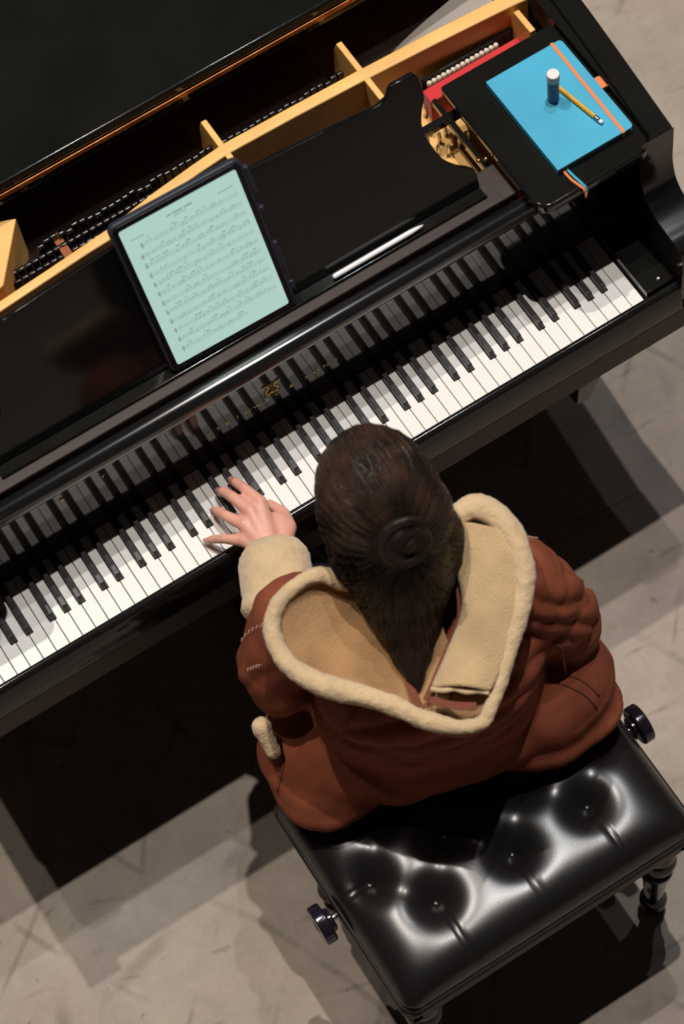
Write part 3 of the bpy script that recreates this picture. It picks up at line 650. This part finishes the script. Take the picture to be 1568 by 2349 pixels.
# seam and pocket lines
def on_coat(x, y, zmax=1.3):
    hit, loc, nn, _ = coat_bvh(Vector((x, y, zmax)))
    return loc
from mathutils.bvhtree import BVHTree
bm = B(); bm.from_mesh(me); BV = BVHTree.FromBMesh(bm); bm.free()
def drop(x, y, lift=.0015):
    loc, nn, i_, d = BV.ray_cast(Vector((x, y, 1.3)), Vector((0, 0, -1)))
    return (loc + nn * lift) if loc is not None else Vector((x, y, .6))
def shoot(px, py, lift=.001):      # along the camera's line, only to find where a seam lies on the cloth
    return None
for pts in ([(.137, -.438), (.165, -.468), (.180, -.497)], [(.128, -.452), (.154, -.482), (.168, -.508)], [(-.284, -.318), (-.312, -.336)]):
    bm = B(); tube(bm, [drop(p.x, p.y, .0006) for p in spline([(x, y, 0) for x, y in pts], 6)], .0022, 6); obj('seam', bm, RUSTD, coat, smooth=True)
bm = B(); rr = random.Random(5)
for cx_, cy_, dx, dy, n_ in ((-.232, -.200, .012, -.012, 7), (-.258, -.232, .008, -.008, 5), (.180, -.318, .006, -.002, 6)):
    for k in range(n_):
        p = drop(cx_ + dx * (k - n_ / 2) * .45, cy_ + dy * (k - n_ / 2) * .45, .0015)
        tube(bm, [p + Vector((-.003, -.002, 0)), p + Vector((rr.uniform(-.001, .001), .002, .001)), p + Vector((.003, -.001, 0))], .0009, 5)
o = obj('embroidery', bm, THREAD, coat); o['label'] = 'pale stitched marks on the sleeves'
# fleece cuffs
def fleece(c, n): return .0012 * noise.noise(c * 90) + .0010 * noise.noise(c * 190) + .0022 * noise.noise(c * 24)
bm = B(); cax = Vector((.033, .068, -.003)).normalized(); c0 = Vector((-.1745, -.156, .796))
for k in range(9):
    t = k / 8; p = c0 + cax * (.090 * t); r_ = .0555 + .003 * math.sin(t * math.pi) - (.006 if k == 8 else 0) + (.004 if k == 0 else 0)
    ball(bm, p, (r_, r_ * .5, r_ * .86), Matrix.Rotation(math.atan2(cax.y, cax.x) - math.pi / 2, 4, 'Z'), 28, 16)
me = fuse(bm, .004, 4); displace(me, fleece); o = objm('cuff', me, SHERPA, PE, smooth=True); o['label'] = 'turned-back cream fleece cuff'
bm = B(); cap(bm, (-.288, -.268, .690), (-.290, -.300, .655), .016, .012); me = fuse(bm, .003, 3); displace(me, fleece); objm('fleece_pocket_trim', me, SHERPA, PE, smooth=True)
# hood lying open on the back: fleece rim, fleece lining, canvas outside
rim = [(.078, -.268, 1.005), (.120, -.280, 1.012), (.135, -.335, 1.004), (.112, -.402, .980), (.048, -.462, .950), (-.018, -.512, .922), (-.050, -.522, .912), (-.098, -.490, .918),
       (-.145, -.425, .930), (-.203, -.363, .942), (-.232, -.305, .950), (-.224, -.252, .965), (-.188, -.226, .978), (-.128, -.226, .985), (-.082, -.258, .975)]
RL = spline(rim, 8, True)
sp = spline([(.01, -.285, .965), (.03, -.33, .950), (.025, -.38, .930), (-.02, -.43, .912), (-.072, -.478, .908)], 12)
def nearest_sp(p):
    # blend so that left and right lobes both run into the valley
    return min(sp, key=lambda q: (q.xy - p.xy).length + .35 * abs((q.y - p.y) + .05))
def hood_mesh(extra, inset):
    bm = B(); rows = []; K = 12
    for p in RL:
        q = nearest_sp(p); row = []
        for k in range(K + 1):
            t = k / K; t_ = t; c_ = p.lerp(q, t_); c_.z -= (.026 * math.sin(math.pi * min(1, t * 1.05)) ** .8 + extra * math.sin(math.pi * .5 * min(1, .25 + t)))
            row.append(bm.verts.new(c_))
        rows.append(row)
    n_ = len(rows)
    for i in range(n_):
        a, b = rows[i], rows[(i + 1) % n_]
        for k in range(K): bm.faces.new((a[k], a[k + 1], b[k + 1], b[k]))
    bmesh.ops.remove_doubles(bm, verts=bm.verts[:], dist=.0008)
    return bm
bm = hood_mesh(0, 0)
for v in bm.verts:
    v.co.z += .005 * noise.noise(v.co * 24) + .009 * noise.noise(v.co * 9) - .022 * math.exp(-((v.co.x + .137) ** 2 + (v.co.y + .395) ** 2) / .0004) - .012 * math.exp(-((v.co.x + .17) ** 2 + (v.co.y + .33) ** 2) / .0012)
lin = obj('hood_lining', bm, SHERPL, PE, smooth=True, sub=2); lin['label'] = 'cream fleece lining of the open hood'
s_ = lin.modifiers.new('sol', 'SOLIDIFY'); s_.thickness = .006; s_.offset = 0
bm = hood_mesh(.030, 0)
for v in bm.verts: v.co.z -= .012
shl = obj('hood_shell', bm, RUST, PE, smooth=True, sub=1)
s_ = shl.modifiers.new('sol', 'SOLIDIFY'); s_.thickness = .008; s_.offset = 0
bm = B(); nR = len(RL)
for i, p in enumerate(RL):
    q = RL[(i + 1) % nR]; r_ = .0135 + .003 * math.sin(i * .11) + .004 * max(0, math.cos((i / nR) * 2 * math.pi)) 
    cap(bm, p, q, r_, r_, 12)
me = fuse(bm, .0032, 4); displace(me, fleece); o = objm('hood_rim', me, SHERPA, PE, smooth=True); o['label'] = 'thick cream fleece edge of the hood'
# right-hand fleece flap folded over the valley
fo = [((.078, -.278, 1.004), (.128, -.335, 1.000)), ((.060, -.305, .990), (.130, -.352, .996)), ((.046, -.330, .978), (.122, -.385, .985)), ((.023, -.380, .957), (.095, -.420, .967)), ((-.028, -.417, .938), (.050, -.460, .948)), ((-.076, -.447, .925), (-.012, -.498, .932))]
bm = B(); fr = [[Vector(a).lerp(Vector(b), t) + Vector((0, 0, .016 * math.sin(math.pi * t) + .004)) for t in [k / 8 for k in range(9)]] for a, b in fo]
cols = [spline([r_[k] for r_ in fr], 5) for k in range(9)]; vv = [[bm.verts.new(p) for p in c_] for c_ in cols]
for a, b in zip(vv, vv[1:]):
    for k in range(len(a) - 1): bm.faces.new((a[k], a[k + 1], b[k + 1], b[k]))
o = obj('hood_flap', bm, mat('fleece_flap', (.56, .385, .20), .95, sheen=.35, bump=(330, .7, .003), mott=(13, .2)), PE, smooth=True, sub=1); m_ = o.modifiers.new('sol', 'SOLIDIFY'); m_.thickness = .012; m_.offset = 0
# canvas strips inside the hood
def strip(pts, w_, nm, th=.002):
    bm = B(); P_ = spline(pts, 5); R = []
    for i, p in enumerate(P_):
        d = (P_[min(i + 1, len(P_) - 1)] - P_[max(0, i - 1)]).normalized(); s2 = d.cross(Vector((0, 0, 1))).normalized() * w_
        R.append([bm.verts.new(q) for q in (p - s2, p + s2, p + s2 + Vector((0, 0, th)), p - s2 + Vector((0, 0, th)))])
    for a, b in zip(R, R[1:]):
        for k in range(4): bm.faces.new((a[k], a[(k + 1) % 4], b[(k + 1) % 4], b[k]))
    bm.faces.new(R[0]); bm.faces.new(R[-1]); return obj(nm, bm, RUSTD, PE, smooth=False)
strip([(.058, -.305, .982), (.036, -.345, .962), (.010, -.385, .946), (-.040, -.418, .930), (-.092, -.452, .918)], .0040, 'canvas_facing')
strip([(-.086, -.380, .917), (-.093, -.400, .914), (-.099, -.425, .914), (-.106, -.456, .922)], .0055, 'canvas_facing')
strip([(-.090, -.460, .933), (-.067, -.486, .934), (-.040, -.506, .935)], .0058, 'canvas_facing')
bm = B()
tube(bm, spline([(-.080, -.449, .938), (-.066, -.462, .940), (-.052, -.468, .939), (-.040, -.482, .940), (-.026, -.489, .939), (-.014, -.500, .938)], 5), .0042, 8)
o = obj('frayed_fleece_edge', bm, SHERPA, PE, smooth=True)
# hair
bm = B()
ball(bm, H(0, -.006, .020), (.086, .100, .100), nod, 28, 20)
ball(bm, HC + Vector((-.002, -.030, -.012)), (.093, .080, .100))
for s_ in (-1, 1): cap(bm, H(s_ * .070, .010, .010), H(s_ * .072, .020, -.085), .022, .018)
chain(bm, [(-.018, -.272, 1.04), (-.030, -.300, .99), (-.048, -.335, .955), (-.068, -.375, .930), (-.084, -.410, .918), (-.090, -.425, .915)], [.080, .076, .056, .034, .017, .009])
cap(bm, (.035, -.275, 1.02), (.030, -.305, .965), .050, .040); cap(bm, (-.070, -.245, 1.02), (-.060, -.285, .970), .042, .038)
me = fuse(bm, .0045, 6)
FA = Vector((.22, .86, -.46)).normalized(); _, FU, FV = frame(FA)
def hairfn(c, n):
    r = c - HC; a = math.atan2(r.dot(FU), r.dot(FV)); return .0007 * math.sin(a * 30 + 4 * noise.noise(c * 13)) + .0004 * math.sin(a * 80 + 5 * noise.noise(c * 18)) + .004 * noise.noise(c * 14)
displace(me, hairfn); hr = objm('hair', me, HAIRB, PE, smooth=True); hr['label'] = 'long dark brown hair, half tied up, falling into the hood'
bm = B(); bm.from_mesh(me); BH = BVHTree.FromBMesh(bm); bm.free()
# tied twist on the back of the head
bm = B(); kn = Vector((-.12, -.86, .50)).normalized(); kc = BH.ray_cast(HC + kn * .3, -kn)[0] + kn * .004; _, ku, kv = frame(kn)
for ph, rr_, w_ in ((0, .034, .011), (2.0, .022, .012), (3.6, .040, .010)):
    tube(bm, [kc + ku * math.cos(ph + t * .42) * rr_ * (1 - t * .03) + kv * math.sin(ph + t * .42) * rr_ * (1 - t * .03) + kn * (.004 + .003 * math.sin(t)) for t in range(13)], [w_ * (.5 + .5 * math.sin(math.pi * t / 12)) for t in range(13)], 10)
ball(bm, kc, (.022, .018, .016)); me = fuse(bm, .003, 3)
displace(me, lambda c, n: .0009 * math.sin((c - kc).length * 900 + 3 * noise.noise(c * 40))); objm('hair_knot', me, HAIRB, hr, smooth=True)
bm = B(); rr = random.Random(11)
for k in range(2600):       # strands combed back from the face, hugging the head
    a = rr.uniform(-math.pi, math.pi); t0 = rr.uniform(.5, 2.0); t1 = min(2.75, t0 + rr.uniform(.5, 1.1)); pts = []; lift = .0001 + .0006 * rr.random(); wob = rr.uniform(-.12, .12)
    for j in range(10):
        th = t0 + (t1 - t0) * j / 9; a_ = a + wob * math.sin(j * .5)
        dv = FA * math.cos(th) + (FU * math.sin(a_) + FV * math.cos(a_)) * math.sin(th)
        loc, nn, i_, d = BH.ray_cast(HC + dv * .3, -dv)
        if loc is None: break
        pts.append(loc + nn * lift)
    if len(pts) > 5: tube(bm, pts, [.0001] + [.0006] * (len(pts) - 2) + [.0002], 3)
for k in range(7):       # flyaway wisps at the brow
    s_ = rr.choice((-1, 1)) ; p = H(s_ * rr.uniform(.03, .085), rr.uniform(.05, .085), rr.uniform(.0, .07)); q = Vector((s_ * rr.uniform(.0, .014), rr.uniform(.006, .026), rr.uniform(-.02, .008)))
    tube(bm, spline([p, p + q * .7 + Vector((0, 0, .006)), p + q * 1.3 + Vector((s_ * rr.uniform(-.01, .01), 0, -.01))], 4), .0003, 4)
o = obj('loose_strands', bm, HAIR, hr); o['kind'] = 'stuff'
